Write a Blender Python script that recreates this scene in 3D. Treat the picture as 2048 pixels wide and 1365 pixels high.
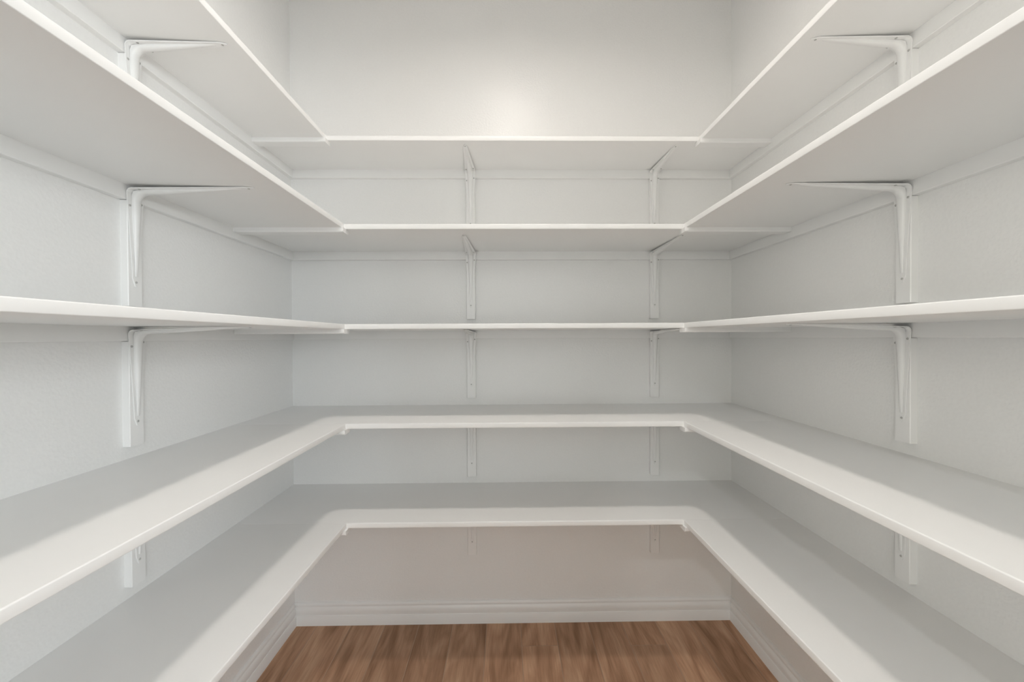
import bpy, bmesh, math, random
from mathutils import Vector, Matrix

# ------------------------------------------------------------------ scene, camera, light, exposure
for o in list(bpy.data.objects):
    bpy.data.objects.remove(o, do_unlink=True)
scene = bpy.context.scene
C = scene.collection
scene.view_settings.view_transform = 'Standard'
scene.view_settings.look = 'None'
scene.view_settings.gamma = 1.0
scene.view_settings.use_curve_mapping = False
scene.view_settings.exposure = 0.07
scene.cycles.adaptive_threshold = 0.03
scene.cycles.max_bounces = 6
scene.cycles.diffuse_bounces = 5
scene.cycles.glossy_bounces = 2
scene.cycles.caustics_reflective = False
scene.cycles.caustics_refractive = False
scene.cycles.sample_clamp_indirect = 6.0

# camera solved from the photograph (focal length in pixels of the 2048-wide frame)
F_PX, DIST, CAM_X, CAM_Z = 806.22, 1.8966, -0.0334, 1.3433
PITCH, YAW, ROLL = -0.00878, -0.0140, -0.00455
cd = bpy.data.cameras.new('camera')
cd.sensor_fit = 'HORIZONTAL'
cd.sensor_width = 36.0
cd.lens = F_PX / 2048.0 * 36.0
cd.clip_start = 0.01
cam = bpy.data.objects.new('camera', cd)
C.objects.link(cam)
right = Vector((math.cos(YAW), math.sin(YAW), 0))
fwd0 = Vector((-math.sin(YAW), math.cos(YAW), 0))
fwd = math.cos(PITCH) * fwd0 + math.sin(PITCH) * Vector((0, 0, 1))
up0 = -math.sin(PITCH) * fwd0 + math.cos(PITCH) * Vector((0, 0, 1))
r2 = math.cos(ROLL) * right + math.sin(ROLL) * up0
u2 = math.cos(ROLL) * up0 - math.sin(ROLL) * right
cam.matrix_world = Matrix(((r2.x, u2.x, -fwd.x, CAM_X), (r2.y, u2.y, -fwd.y, -DIST),
                           (r2.z, u2.z, -fwd.z, CAM_Z), (0, 0, 0, 1)))
scene.camera = cam

# world: plain pale daylight outside the house
world = bpy.data.worlds.new('world')
scene.world = world
world.use_nodes = True
world.node_tree.nodes['Background'].inputs['Color'].default_value = (0.80, 0.90, 1.0, 1)
world.node_tree.nodes['Background'].inputs['Strength'].default_value = 0.03

PANTRY_LAMP = 226.0      # emission of the flush lamp's diffuser
def area_light(name, loc, target, size, size_y, power, color, shape='RECTANGLE', spread=math.pi):
    ld = bpy.data.lights.new(name, 'AREA')
    ld.shape = shape
    ld.size = size
    if shape in ('RECTANGLE', 'ELLIPSE'):
        ld.size_y = size_y
    ld.energy = power
    ld.color = color
    ld.spread = spread
    o = bpy.data.objects.new(name, ld)
    C.objects.link(o)
    o.location = loc
    d = Vector(target) - Vector(loc)
    o.rotation_euler = d.to_track_quat('-Z', 'Y').to_euler()
    return o
# ceiling downlights of the room the pantry opens on to, and two added window-sized fill lights
area_light('downlight_lamp', (-1.05, -3.10, 3.01), (-1.05, -3.10, 0), 0.13, 0.13, 18.0, (0.94, 0.98, 1.0), 'DISK')
area_light('downlight_lamp', (1.05, -3.10, 3.01), (1.05, -3.10, 0), 0.13, 0.13, 3.0, (1.0, 0.97, 0.93), 'DISK')
area_light('hall_window_fill', (2.55, -5.20, 1.95), (0, -5.20, 1.95), 2.0, 1.0, 145.0, (0.91, 0.965, 1.0))  # added fill, out of view, brightens the pantry's left side
area_light('hall_window_fill', (-2.55, -5.20, 1.95), (0, -5.20, 1.95), 2.0, 1.0, 62.0, (1.0, 0.965, 0.86))  # added warm fill, out of view, lifts the pantry's right side

# ------------------------------------------------------------------ measures (metres)
W = 2.0658
XL, XR = -W / 2, W / 2
CEIL = 3.03
YF = -2.15               # inner face of the wall with the doorway
TH = 0.019               # shelf board thickness
DEEP, SHALLOW = 0.406, 0.2947
H = {1: 2.1225, 2: 1.7439, 3: 1.3763, 4: 1.0085, 5: 0.6405}     # underside of each shelf
DEP = {1: SHALLOW, 2: DEEP, 3: DEEP, 4: DEEP, 5: DEEP}
ORD = {1: 'top', 2: 'second', 3: 'third', 4: 'fourth', 5: 'bottom'}

# ------------------------------------------------------------------ materials
def srgb(r, g, b):
    f = lambda c: (c / 255 / 12.92) if c / 255 <= 0.04045 else ((c / 255 + 0.055) / 1.055) ** 2.4
    return (f(r), f(g), f(b), 1)

def base_mat(name, col, rough, spec=0.5):
    m = bpy.data.materials.new(name)
    m.use_nodes = True
    b = m.node_tree.nodes['Principled BSDF']
    b.inputs['Base Color'].default_value = col
    b.inputs['Roughness'].default_value = rough
    b.inputs['Specular IOR Level'].default_value = spec
    return m, m.node_tree, b

def painted(name, col, rough, scale, bump_strength=0.0, bump_dist=0.001, mottling=0.01, spec=0.5):
    """Painted surface: one fine noise gives a faint mottling and, where asked for, the relief."""
    m, nt, b = base_mat(name, col, rough, spec)
    geo = nt.nodes.new('ShaderNodeNewGeometry')
    n1 = nt.nodes.new('ShaderNodeTexNoise')
    n1.inputs['Scale'].default_value = scale
    n1.inputs['Detail'].default_value = 1.0
    nt.links.new(geo.outputs['Position'], n1.inputs['Vector'])
    if bump_strength > 0:
        bp = nt.nodes.new('ShaderNodeBump')
        bp.inputs['Strength'].default_value = bump_strength
        bp.inputs['Distance'].default_value = bump_dist
        nt.links.new(n1.outputs['Fac'], bp.inputs['Height'])
        nt.links.new(bp.outputs['Normal'], b.inputs['Normal'])
    mx = nt.nodes.new('ShaderNodeMix'); mx.data_type = 'RGBA'
    mx.inputs[6].default_value = tuple(c * (1 - mottling) for c in col[:3]) + (1,)
    mx.inputs[7].default_value = tuple(min(1, c * (1 + mottling)) for c in col[:3]) + (1,)
    nt.links.new(n1.outputs['Fac'], mx.inputs['Factor'])
    nt.links.new(mx.outputs[2], b.inputs['Base Color'])
    return m

M_WALL = painted('wall_paint_orange_peel', (0.890, 0.889, 0.878, 1), 0.34, 130.0, 0.26, 0.0028, 0.02, 0.4)
M_CEIL = painted('ceiling_paint', (0.89, 0.89, 0.885, 1), 0.8, 20.0)
M_SHELF = painted('shelf_gloss_paint', (0.910, 0.908, 0.898, 1), 0.36, 8.0)
M_TRIM = painted('trim_gloss_paint', (0.89, 0.89, 0.88, 1), 0.38, 8.0)
M_BRKT = painted('bracket_enamel', (0.90, 0.899, 0.890, 1), 0.34, 20.0)
M_SCREW = painted('screw_head_metal', (0.52, 0.515, 0.50, 1), 0.45, 90.0)
M_HALL_FLOOR = painted('hall_floor_neutral_bounce', (0.25, 0.245, 0.235, 1), 0.5, 3.0, 0, 0, 0.05)  # unseen hall floor, surface made up to keep bounce light dim and neutral
M_GROUT = painted('floor_grout', srgb(178, 152, 130), 0.9, 300.0, 0, 0, 0.05)

def wood_mat(name):
    m, nt, b = base_mat(name, srgb(150, 108, 80), 0.55, 0.25)
    geo = nt.nodes.new('ShaderNodeNewGeometry')
    info = nt.nodes.new('ShaderNodeObjectInfo')
    # shift each plank's pattern by its own random number
    mul = nt.nodes.new('ShaderNodeMath'); mul.operation = 'MULTIPLY'; mul.inputs[1].default_value = 37.0
    nt.links.new(info.outputs['Random'], mul.inputs[0])
    comb = nt.nodes.new('ShaderNodeCombineXYZ')
    nt.links.new(mul.outputs[0], comb.inputs['X']); nt.links.new(mul.outputs[0], comb.inputs['Z'])
    add = nt.nodes.new('ShaderNodeVectorMath'); add.operation = 'ADD'
    nt.links.new(geo.outputs['Position'], add.inputs[0]); nt.links.new(comb.outputs[0], add.inputs[1])
    def grain(sx, sy, scale, detail, dist=0.0):
        mp = nt.nodes.new('ShaderNodeMapping')
        mp.inputs['Scale'].default_value = (sx, sy, 1.0)
        nt.links.new(add.outputs[0], mp.inputs['Vector'])
        n = nt.nodes.new('ShaderNodeTexNoise')
        n.inputs['Scale'].default_value = scale
        n.inputs['Detail'].default_value = detail
        n.inputs['Distortion'].default_value = dist
        nt.links.new(mp.outputs[0], n.inputs['Vector'])
        return n
    broad = grain(5.0, 0.9, 2.4, 3.0, 1.2)
    fine = grain(40.0, 2.2, 4.0, 6.0, 0.4)
    r1 = nt.nodes.new('ShaderNodeValToRGB')
    e = r1.color_ramp.elements
    e[0].position = 0.30; e[0].color = srgb(150, 114, 88)
    e[1].position = 0.70; e[1].color = srgb(204, 168, 139)
    k = r1.color_ramp.elements.new(0.5); k.color = srgb(184, 146, 118)
    nt.links.new(broad.outputs['Fac'], r1.inputs['Fac'])
    r2_ = nt.nodes.new('ShaderNodeValToRGB')
    r2_.color_ramp.elements[0].position = 0.30; r2_.color_ramp.elements[0].color = (0.86, 0.845, 0.83, 1)
    r2_.color_ramp.elements[1].position = 0.62; r2_.color_ramp.elements[1].color = (1.05, 1.05, 1.05, 1)
    nt.links.new(fine.outputs['Fac'], r2_.inputs['Fac'])
    mx = nt.nodes.new('ShaderNodeMix'); mx.data_type = 'RGBA'; mx.blend_type = 'MULTIPLY'
    mx.inputs['Factor'].default_value = 1.0
    nt.links.new(r1.outputs['Color'], mx.inputs[6]); nt.links.new(r2_.outputs['Color'], mx.inputs[7])
    # tone of each plank
    mr = nt.nodes.new('ShaderNodeMapRange')
    mr.inputs['To Min'].default_value = 0.88; mr.inputs['To Max'].default_value = 1.10
    nt.links.new(info.outputs['Random'], mr.inputs['Value'])
    hsv = nt.nodes.new('ShaderNodeHueSaturation')
    nt.links.new(mx.outputs[2], hsv.inputs['Color']); nt.links.new(mr.outputs[0], hsv.inputs['Value'])
    nt.links.new(hsv.outputs[0], b.inputs['Base Color'])
    bp = nt.nodes.new('ShaderNodeBump')
    bp.inputs['Strength'].default_value = 0.15; bp.inputs['Distance'].default_value = 0.001
    nt.links.new(fine.outputs['Fac'], bp.inputs['Height']); nt.links.new(bp.outputs['Normal'], b.inputs['Normal'])
    return m
M_WOOD = wood_mat('wood_look_plank')

def emit_mat(name, col, strength):
    m, nt, b = base_mat(name, (0.9, 0.9, 0.88, 1), 0.4)
    b.inputs['Emission Color'].default_value = col
    b.inputs['Emission Strength'].default_value = strength
    return m
M_GLOW = emit_mat('lamp_diffuser_glow', (1.0, 0.925, 0.85, 1), PANTRY_LAMP)

# ------------------------------------------------------------------ helpers
def link(name, bm, mat, parent=None, smooth=False, loc=None):
    me = bpy.data.meshes.new(name)
    bmesh.ops.recalc_face_normals(bm, faces=bm.faces[:])
    bm.to_mesh(me); bm.free()
    me.materials.append(mat)
    if smooth:
        for p in me.polygons:
            p.use_smooth = True
    o = bpy.data.objects.new(name, me)
    C.objects.link(o)
    if parent is not None:
        o.parent = parent
    if loc is not None:
        o.location = loc
    return o

def box(bm, x0, x1, y0, y1, z0, z1):
    v = [bm.verts.new((x, y, z)) for z in (z0, z1) for y in (y0, y1) for x in (x0, x1)]
    for f in ((0, 2, 3, 1), (4, 5, 7, 6), (0, 1, 5, 4), (1, 3, 7, 5), (3, 2, 6, 7), (2, 0, 4, 6)):
        bm.faces.new([v[i] for i in f])

def prism(bm, prof, fn, t0, t1):
    """Sweep a closed 2-D profile from t0 to t1; fn(a, b, t) -> point."""
    a = [bm.verts.new(fn(p[0], p[1], t0)) for p in prof]
    c = [bm.verts.new(fn(p[0], p[1], t1)) for p in prof]
    n = len(prof)
    for i in range(n):
        bm.faces.new((a[i], a[(i + 1) % n], c[(i + 1) % n], c[i]))
    bm.faces.new(a); bm.faces.new(list(reversed(c)))

def struct(o, label=None):
    o['kind'] = 'structure'
    if label:
        o['label'] = label
    return o

def tag(o, label, cat, group=None):
    o['label'] = label; o['category'] = cat
    if group:
        o['group'] = group
    return o

def shade_by_angle(o, deg=40):
    me = o.data
    bm = bmesh.new(); bm.from_mesh(me)
    for e in bm.edges:
        if len(e.link_faces) == 2:
            e.smooth = e.calc_face_angle(0) < math.radians(deg)
    for f in bm.faces:
        f.smooth = True
    bm.to_mesh(me); bm.free()
    return o

# ------------------------------------------------------------------ the room
T = 0.12
bm = bmesh.new(); box(bm, XL - T, XR + T, 0, T, -0.1, CEIL)
struct(link('wall_back', bm, M_WALL), 'off-white textured back wall of the pantry behind the shelves')
bm = bmesh.new(); box(bm, XL - T, XL, YF - T, 0, -0.1, CEIL)
struct(link('wall_left', bm, M_WALL), 'off-white textured left wall of the pantry')
bm = bmesh.new(); box(bm, XR, XR + T, YF - T, 0, -0.1, CEIL)
struct(link('wall_right', bm, M_WALL), 'off-white textured right wall of the pantry')
DOOR_W, DOOR_H = 0.62, 2.5
bm = bmesh.new()
box(bm, XL, -DOOR_W, YF - T, YF, -0.1, CEIL)
box(bm, DOOR_W, XR, YF - T, YF, -0.1, CEIL)
box(bm, -DOOR_W, DOOR_W, YF - T, YF, DOOR_H, CEIL)
struct(link('wall_front', bm, M_WALL), 'off-white wall with the doorway behind the viewer')
bm = bmesh.new(); box(bm, XL - T, XR + T, YF - T, T, CEIL, CEIL + 0.1)
struct(link('ceiling', bm, M_CEIL), 'white pantry ceiling just above the picture')

# floor: grout bed with separate wood-look planks
floor_bm = bmesh.new(); box(floor_bm, XL, XR, YF - T, 0, -0.1, -0.0009)
floor = struct(link('floor', floor_bm, M_GROUT), 'brown wood-look plank floor with thin pale grout lines')
PW, GAP, PL = 0.1583, 0.0028, 1.2
X_SEAM = -0.131
def plank_mesh(w, l):
    b_ = bmesh.new()
    e = 0.0007
    x, y, z0, z1 = w / 2, l / 2, -0.006, 0.0
    lo = [b_.verts.new(p) for p in ((-x, -y, z0), (x, -y, z0), (x, y, z0), (-x, y, z0))]
    md = [b_.verts.new(p) for p in ((-x, -y, z1 - e), (x, -y, z1 - e), (x, y, z1 - e), (-x, y, z1 - e))]
    hi = [b_.verts.new(p) for p in ((-x + e, -y + e, z1), (x - e, -y + e, z1), (x - e, y - e, z1), (-x + e, y - e, z1))]
    for A, B in ((lo, md), (md, hi)):
        for i in range(4):
            b_.faces.new((A[i], A[(i + 1) % 4], B[(i + 1) % 4], B[i]))
    b_.faces.new(hi); b_.faces.new(list(reversed(lo)))
    return b_
random.seed(11)
# distance of the first end joint from the back wall, column by column from the left
first_joint = [0.55, 0.92, 0.34, 0.78, 1.05, 0.44, 0.70, 0.155, 0.95, 0.50, 0.16, 0.83, 0.36, 0.66, 1.0]
n0 = int(math.floor((XL - X_SEAM) / PW))
col = 0
for i in range(n0, n0 + 16):
    a, c = X_SEAM + i * PW, X_SEAM + (i + 1) * PW
    a2, c2 = max(a, XL), min(c, XR)
    if c2 - a2 < 0.01:
        continue
    fj = first_joint[col % len(first_joint)]; col += 1
    cuts = [0.0]
    y = fj
    while y < -(YF - T):
        cuts.append(y); y += PL
    cuts.append(-(YF - T))
    for k in range(len(cuts) - 1):
        l = cuts[k + 1] - cuts[k] - GAP
        if l < 0.03:
            continue
        w = c2 - a2 - GAP
        p = link('plank', plank_mesh(w, l), M_WOOD, floor,
                 loc=((a2 + c2) / 2, -(cuts[k] + cuts[k + 1]) / 2, 0))

# baseboards: (distance from wall, height) profile
BASE = [(0, 0), (0.0150, 0), (0.0150, 0.0455), (0.0140, 0.0475), (0.0118, 0.0480), (0.0122, 0.053), (0.0135, 0.060),
        (0.0138, 0.068), (0.0126, 0.076), (0.0098, 0.0815), (0.0074, 0.0845), (0.0072, 0.0870), (0.0098, 0.0895),
        (0.0104, 0.0935), (0.0092, 0.0985), (0.0066, 0.1020), (0.0030, 0.1040), (0, 0.1045)]
bm = bmesh.new(); prism(bm, BASE, lambda d, z, t: (t, -d, z), XL, XR)
struct(shade_by_angle(link('baseboard_back', bm, M_TRIM), 35), 'white moulded baseboard along the back wall')
bm = bmesh.new(); prism(bm, BASE, lambda d, z, t: (XL + d, t, z), YF, -0.0152)
struct(shade_by_angle(link('baseboard_left', bm, M_TRIM), 35), 'white moulded baseboard along the left wall')
bm = bmesh.new(); prism(bm, BASE, lambda d, z, t: (XR - d, t, z), YF, -0.0152)
struct(shade_by_angle(link('baseboard_right', bm, M_TRIM), 35), 'white moulded baseboard along the right wall')

# the room the doorway opens on to (behind the viewer): shell only
HX, HY = 2.6, -6.5
def shell(name, dims, mat):
    b_ = bmesh.new(); box(b_, *dims); return struct(link(name, b_, mat))
for sgn, name in ((1, 'right'), (-1, 'left')):          # side walls, each with an added window opening for a fill light
    xa, xb = sorted((sgn * HX, sgn * (HX + T)))
    bm = bmesh.new()
    box(bm, xa, xb, HY, -6.3, -0.1, CEIL); box(bm, xa, xb, -4.1, YF - T, -0.1, CEIL)
    box(bm, xa, xb, -6.3, -4.1, -0.1, 1.40); box(bm, xa, xb, -6.3, -4.1, 2.50, CEIL)
    struct(link('wall_hall_' + name, bm, M_WALL))
    bm = bmesh.new()
    xa, xb = sorted((sgn * (HX + 0.03), sgn * (HX + 0.08)))
    for y0, y1, z0, z1 in ((-6.3, -6.25, 1.40, 2.50), (-4.15, -4.1, 1.40, 2.50), (-6.25, -4.15, 1.40, 1.45), (-6.25, -4.15, 2.45, 2.50), (-5.22, -5.18, 1.45, 2.45)):
        box(bm, xa, xb, y0, y1, z0, z1)
    struct(link('fill_window_1' if sgn > 0 else 'fill_window_2', bm, M_TRIM))  # frame of an added, unseen window around the fill light
bm = bmesh.new()
box(bm, -HX, XL - T, YF - T, YF, -0.1, CEIL); box(bm, XR + T, HX, YF - T, YF, -0.1, CEIL)
struct(link('wall_hall_front', bm, M_WALL))
shell('wall_hall_far', (-HX, HX, HY - T, HY, -0.1, CEIL), M_WALL)
shell('ceiling_hall', (-HX - T, HX + T, HY - T, YF - T, CEIL, CEIL + 0.1), M_CEIL)
shell('floor_hall', (-HX - T, HX + T, HY - T, YF - T, -0.1, 0.0), M_HALL_FLOOR)

# ------------------------------------------------------------------ flush ceiling lamp of the pantry
LX, LY = 0.0, -1.10
def lathe(bm, prof, seg=40):
    rings = []
    for r, z in prof:
        if r < 1e-6:
            rings.append([bm.verts.new((0, 0, z))])
        else:
            rings.append([bm.verts.new((r * math.cos(2 * math.pi * i / seg), r * math.sin(2 * math.pi * i / seg), z)) for i in range(seg)])
    for A, B in zip(rings, rings[1:]):
        for i in range(seg):
            j = (i + 1) % seg
            if len(A) == 1 and len(B) == 1: continue
            if len(A) == 1: bm.faces.new((A[0], B[i], B[j]))
            elif len(B) == 1: bm.faces.new((A[i], A[j], B[0]))
            else: bm.faces.new((A[i], A[j], B[j], B[i]))
lamp = bpy.data.objects.new('ceiling_lamp', None); C.objects.link(lamp); lamp.location = (LX, LY, CEIL)
tag(lamp, 'round white ceiling lamp with a recessed diffuser above the shelves', 'lamp')
bm = bmesh.new(); lathe(bm, [(0, 0), (0.105, 0), (0.107, -0.006), (0.102, -0.034), (0.094, -0.040), (0.085, -0.040), (0.079, -0.034), (0.077, -0.004), (0, -0.004)])
shade_by_angle(link('lamp_rim', bm, M_CEIL, lamp), 35)
bm = bmesh.new(); lathe(bm, [(0, -0.005), (0.0765, -0.005), (0.0765, -0.009), (0.06, -0.010), (0, -0.010)])
shade_by_angle(link('lamp_diffuser', bm, M_GLOW, lamp), 60)

# ------------------------------------------------------------------ shelf boards
def board_profile(d):
    """(distance from wall, height) outline with an eased front edge."""
    r = 0.0026
    pts = [(0, 0), (d - r * 0.6, 0)]
    for k in range(0, 4):
        a = -math.pi / 2 + (k / 3) * math.pi / 2
        pts.append((d - r * 0.6 + r * 0.6 * math.cos(a), r * 0.6 + r * 0.6 * math.sin(a)))
    for k in range(0, 5):
        a = (k / 4) * math.pi / 2
        pts.append((d - r + r * math.cos(a), TH - r + r * math.sin(a)))
    pts.append((0, TH))
    out = [pts[0]]
    for p in pts[1:]:
        if (p[0] - out[-1][0]) ** 2 + (p[1] - out[-1][1]) ** 2 > 1e-10:
            out.append(p)
    return out

HOW = {1: 'narrow top', 2: 'second from top', 3: 'middle, eye-level', 4: 'second from bottom', 5: 'lowest'}
for i in range(1, 6):
    d, z = DEP[i], H[i]
    pr = board_profile(d)
    bm = bmesh.new(); prism(bm, pr, lambda a, b, t: (t, -a, z + b), XL, XR)
    tag(shade_by_angle(link('shelf_board', bm, M_SHELF), 40),
        f'white painted {HOW[i]} shelf board across the back wall', 'shelf', 'back wall shelf boards')
    bm = bmesh.new(); prism(bm, pr, lambda a, b, t: (XL + a, t, z + b), YF, -d)
    tag(shade_by_angle(link('shelf_board', bm, M_SHELF), 40),
        f'white painted {HOW[i]} shelf board along the left wall', 'shelf', 'left wall shelf boards')
    bm = bmesh.new(); prism(bm, pr, lambda a, b, t: (XR - a, t, z + b), YF, -d)
    tag(shade_by_angle(link('shelf_board', bm, M_SHELF), 40),
        f'white painted {HOW[i]} shelf board along the right wall', 'shelf', 'right wall shelf boards')

# ------------------------------------------------------------------ cleats under the wall edge of each board
CL_T, CL_H = 0.019, 0.038
def strip_profile(t, h, r=0.0015):
    return [(0, -h), (t - r, -h), (t, -h + r), (t, 0), (0, 0)]
for i in range(1, 6):
    z = H[i]
    pr = strip_profile(CL_T, CL_H)
    bm = bmesh.new(); prism(bm, pr, lambda a, b, t: (t, -a, z + b), XL, XR)
    tag(link('shelf_cleat', bm, M_SHELF), f'white wooden cleat on the back wall under the {HOW[i]} shelf', 'wood strip', 'back wall cleats')
    bm = bmesh.new(); prism(bm, pr, lambda a, b, t: (XL + a, t, z + b), YF, -CL_T)
    tag(link('shelf_cleat', bm, M_SHELF), f'white wooden cleat on the left wall under the {HOW[i]} shelf', 'wood strip', 'left wall cleats')
    bm = bmesh.new(); prism(bm, pr, lambda a, b, t: (XR - a, t, z + b), YF, -CL_T)
    tag(link('shelf_cleat', bm, M_SHELF), f'white wooden cleat on the right wall under the {HOW[i]} shelf', 'wood strip', 'right wall cleats')

# ------------------------------------------------------------------ support bars under the corner joints
for i in range(1, 6):
    d, z = DEP[i], H[i]
    for sgn, side in ((-1, 'left'), (1, 'right')):
        bm = bmesh.new()
        y0, y1, h, r = -d - 0.024, -d + 0.022, 0.0165, 0.004
        prof = [(y0, 0), (y0, -h + r), (y0 + r * 0.4, -h + r * 0.3), (y0 + r, -h), (y1 - r, -h), (y1, -h + r), (y1, 0)]
        xa = sgn * (W / 2 - CL_T)
        xb = sgn * (W / 2 - d - 0.007)
        prism(bm, prof, lambda a, b, t: (t, a, z + b), xa, xb)
        tag(link('corner_support_bar', bm, M_SHELF),
            f'short white bar under the {side} back corner joint of the {HOW[i]} shelves', 'support bar', 'corner joint support bars')

# ------------------------------------------------------------------ stamped steel brackets on wooden mounting strips
ST_T, ST_HALF, ST_BOT = 0.019, 0.0205, 0.314
SHEET = 0.0022
def bracket_path(arm):
    """Outer face of the bent sheet, from the foot of the upright to the tip of the arm: (out, up, normal, half width, s)."""
    pts = []
    x_up, z_arm, R = 0.0192, -0.0085, 0.014
    foot_z = -0.262
    n = 12
    for k in range(n + 1):
        f = k / n
        z = foot_z + (z_arm - R - foot_z) * f
        pts.append((x_up + 0.0012 * f, z))
    for k in range(1, 8):
        a = math.pi - (k / 7) * math.pi / 2
        pts.append((x_up + 0.0012 + R + R * math.cos(a), z_arm - R + R * math.sin(a)))
    nb = len(pts) - 1 - 3
    x0 = pts[-1][0]
    m = 14
    for k in range(1, m + 1):
        f = k / m
        pts.append((x0 + (ST_T + arm - x0) * f, z_arm + (-0.0004 - z_arm) * f))
    return pts, nb

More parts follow.
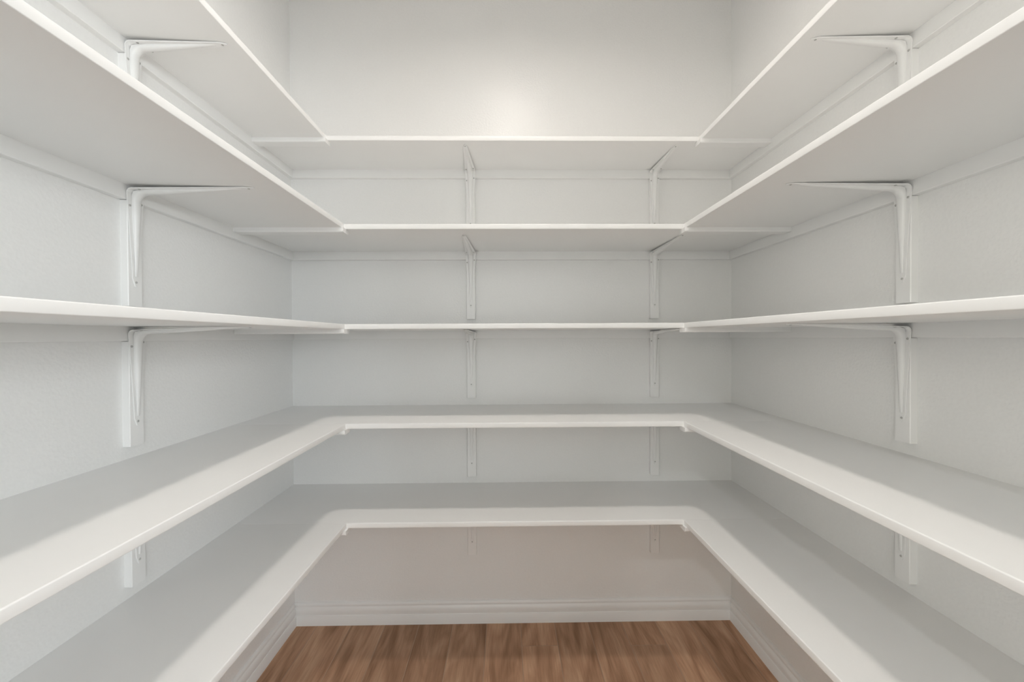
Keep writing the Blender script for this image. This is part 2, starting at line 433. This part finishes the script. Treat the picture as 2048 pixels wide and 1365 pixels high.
def build_bracket(arm):
    root = bpy.data.objects.new('shelf_bracket', None); C.objects.link(root)
    # mounting strip
    bm = bmesh.new()
    e = 0.0015
    prof = [(0, -ST_HALF), (ST_T - e, -ST_HALF), (ST_T, -ST_HALF + e), (ST_T, ST_HALF - e), (ST_T - e, ST_HALF), (0, ST_HALF)]
    prism(bm, prof, lambda a, b, t: (a, b, t), -ST_BOT, -CL_H - 0.0012)
    link('mounting_strip', bm, M_SHELF, root)
    pts, nb = bracket_path(arm)
    N = len(pts)
    s = [0.0]
    for a, b in zip(pts, pts[1:]):
        s.append(s[-1] + math.hypot(b[0] - a[0], b[1] - a[1]))
    nor = []
    for k in range(N):
        a, b = pts[max(0, k - 1)], pts[min(N - 1, k + 1)]
        tx, tz = b[0] - a[0], b[1] - a[1]
        L = math.hypot(tx, tz)
        nor.append((tz / L, -tx / L))        # towards the inside of the angle
    sb = s[nb]
    def half(k):
        if k <= nb:
            f = s[k] / sb
            w = 0.0085 + (0.0255 - 0.0085) * f ** 1.15
            end = s[k]
        else:
            f = (s[-1] - s[k]) / (s[-1] - sb)
            w = 0.0075 + (0.0255 - 0.0075) * f ** 1.05
            end = s[-1] - s[k]
        if end < 0.008:
            w *= math.sqrt(max(0.0, 1 - ((0.008 - end) / 0.008) ** 2)) * 0.75 + 0.25
        return w
    def sheet(k0, k1, name):
        bm = bmesh.new()
        rows = []
        for k in range(k0, k1 + 1):
            x, z = pts[k]; nx, nz = nor[k]; w = half(k)
            rows.append([bm.verts.new((x + nx * t, y, z + nz * t)) for t, y in
                         ((0, -w), (SHEET, -w + 0.0006), (SHEET, w - 0.0006), (0, w))])
        for A, B in zip(rows, rows[1:]):
            for q in range(4):
                bm.faces.new((A[q], A[(q + 1) % 4], B[(q + 1) % 4], B[q]))
        bm.faces.new(rows[0]); bm.faces.new(list(reversed(rows[-1])))
        return shade_by_angle(link(name, bm, M_BRKT, root), 40)
    upright = sheet(0, nb, 'upright')
    arm_o = sheet(nb, N - 1, 'arm')
    # pressed stiffening rib with a broad fillet in the corner
    bm = bmesh.new()
    rib = []
    Rf = 0.030
    cx, cz = pts[nb - 3][0] + SHEET, -0.0085 - SHEET
    z_lo, x_hi = -0.236, ST_T + arm - 0.030
    for k in range(13):
        f = k / 12
        rib.append((cx, z_lo + (cz - Rf - z_lo) * f, 1.0, 0.0, f))
    for k in range(1, 9):
        a = math.pi - (k / 9) * math.pi / 2
        rib.append((cx + Rf + Rf * math.cos(a), cz - Rf + Rf * math.sin(a), -math.cos(a), -math.sin(a), 1.0))
    for k in range(13):
        f = k / 12
        rib.append((cx + Rf + (x_hi - cx - Rf) * f, cz + 0.0075 * f, 0.0, -1.0, 1 - f))
    rows = []
    for x, z, nx, nz, f in rib:
        hgt = 0.0006 + 0.0085 * min(1.0, f * 1.1) ** 0.8
        w = 0.0035 + 0.0085 * f
        row = []
        for q in range(9):
            a = -math.pi / 2 + q * math.pi / 8
            y = w * math.sin(a)
            h = hgt * math.cos(a) ** 0.8 if 0 < q < 8 else 0.0
            row.append(bm.verts.new((x + nx * h, y, z + nz * h)))
        rows.append(row)
    # web behind the fillet so that the rib stands on the sheet
    back = []
    for k, (x, z, nx, nz, f) in enumerate(rib):
        if 12 <= k <= 21:
            bx, bz = (cx, z) if k <= 16 else (x, cz)
            if k == 16 or k == 17:
                bx, bz = cx + 0.003, cz - 0.003
        else:
            bx, bz = x - nx * 0.0008, z - nz * 0.0008
        back.append((bx, bz))
    for A, B in zip(rows, rows[1:]):
        for q in range(8):
            bm.faces.new((A[q], A[q + 1], B[q + 1], B[q]))
    for side in (0, 8):
        prev = None
        for k, row in enumerate(rows):
            v = bm.verts.new((back[k][0], row[side].co.y, back[k][1]))
            if prev is not None:
                bm.faces.new((prev, v, row[side], rows[k - 1][side]))
            prev = v
    bmesh.ops.remove_doubles(bm, verts=bm.verts[:], dist=1e-6)
    shade_by_angle(link('stiffening_rib', bm, M_BRKT, root), 50)
    # screws
    def screw(parent, pos, axis):
        bm = bmesh.new()
        lathe(bm, [(0, 0), (0.0032, 0), (0.0030, 0.0008), (0.0020, 0.0013), (0.0010, 0.0013), (0.0008, 0.0004), (0, 0.0004)], 12)
        o = shade_by_angle(link('screw', bm, M_SCREW, parent), 40)
        o.location = pos
        o.rotation_euler = Vector(axis).to_track_quat('Z', 'Y').to_euler()
    xf = pts[0][0] + SHEET
    screw(upright, (xf, 0, -0.2505), (1, 0, 0))
    screw(upright, (xf + 0.0011, -0.0165, -0.052), (1, 0, 0))
    screw(upright, (xf + 0.0011, 0.0165, -0.041), (1, 0, 0))
    zz = lambda x: -0.0085 + 0.0081 * (x - 0.0344) / (arm + ST_T - 0.0344) - SHEET
    screw(arm_o, (0.056, 0.0165, zz(0.056)), (0, 0, -1))
    screw(arm_o, (0.047, -0.0165, zz(0.047)), (0, 0, -1))
    screw(arm_o, (ST_T + arm - 0.012, 0, zz(ST_T + arm - 0.012)), (0, 0, -1))
    return root

def copy_tree(o, parent=None):
    c = o.copy(); C.objects.link(c)
    if parent is not None:
        c.parent = parent
    for ch in o.children:
        copy_tree(ch, c)
    return c

proto_short = build_bracket(0.247)
proto_long = build_bracket(0.312)
used = set()
def place_bracket(i, loc, rz, where, group):
    proto = proto_short if i == 1 else proto_long
    key = proto.name
    if key in used:
        o = copy_tree(proto)
    else:
        used.add(key); o = proto
    o.location = loc; o.rotation_euler = (0, 0, rz)
    tag(o, f'white metal bracket under the {HOW[i]} shelf, {where}', 'bracket', group)

for i in range(1, 6):
    place_bracket(i, (-0.197, 0, H[i]), -math.pi / 2, 'left one of the back wall', 'back wall shelf brackets')
    place_bracket(i, (0.661, 0, H[i]), -math.pi / 2, 'right one of the back wall', 'back wall shelf brackets')
    if i < 5:
        place_bracket(i, (XL, -0.815, H[i]), 0.0, 'on the left wall', 'left wall shelf brackets')
        place_bracket(i, (XR, -0.846, H[i]), math.pi, 'on the right wall', 'right wall shelf brackets')
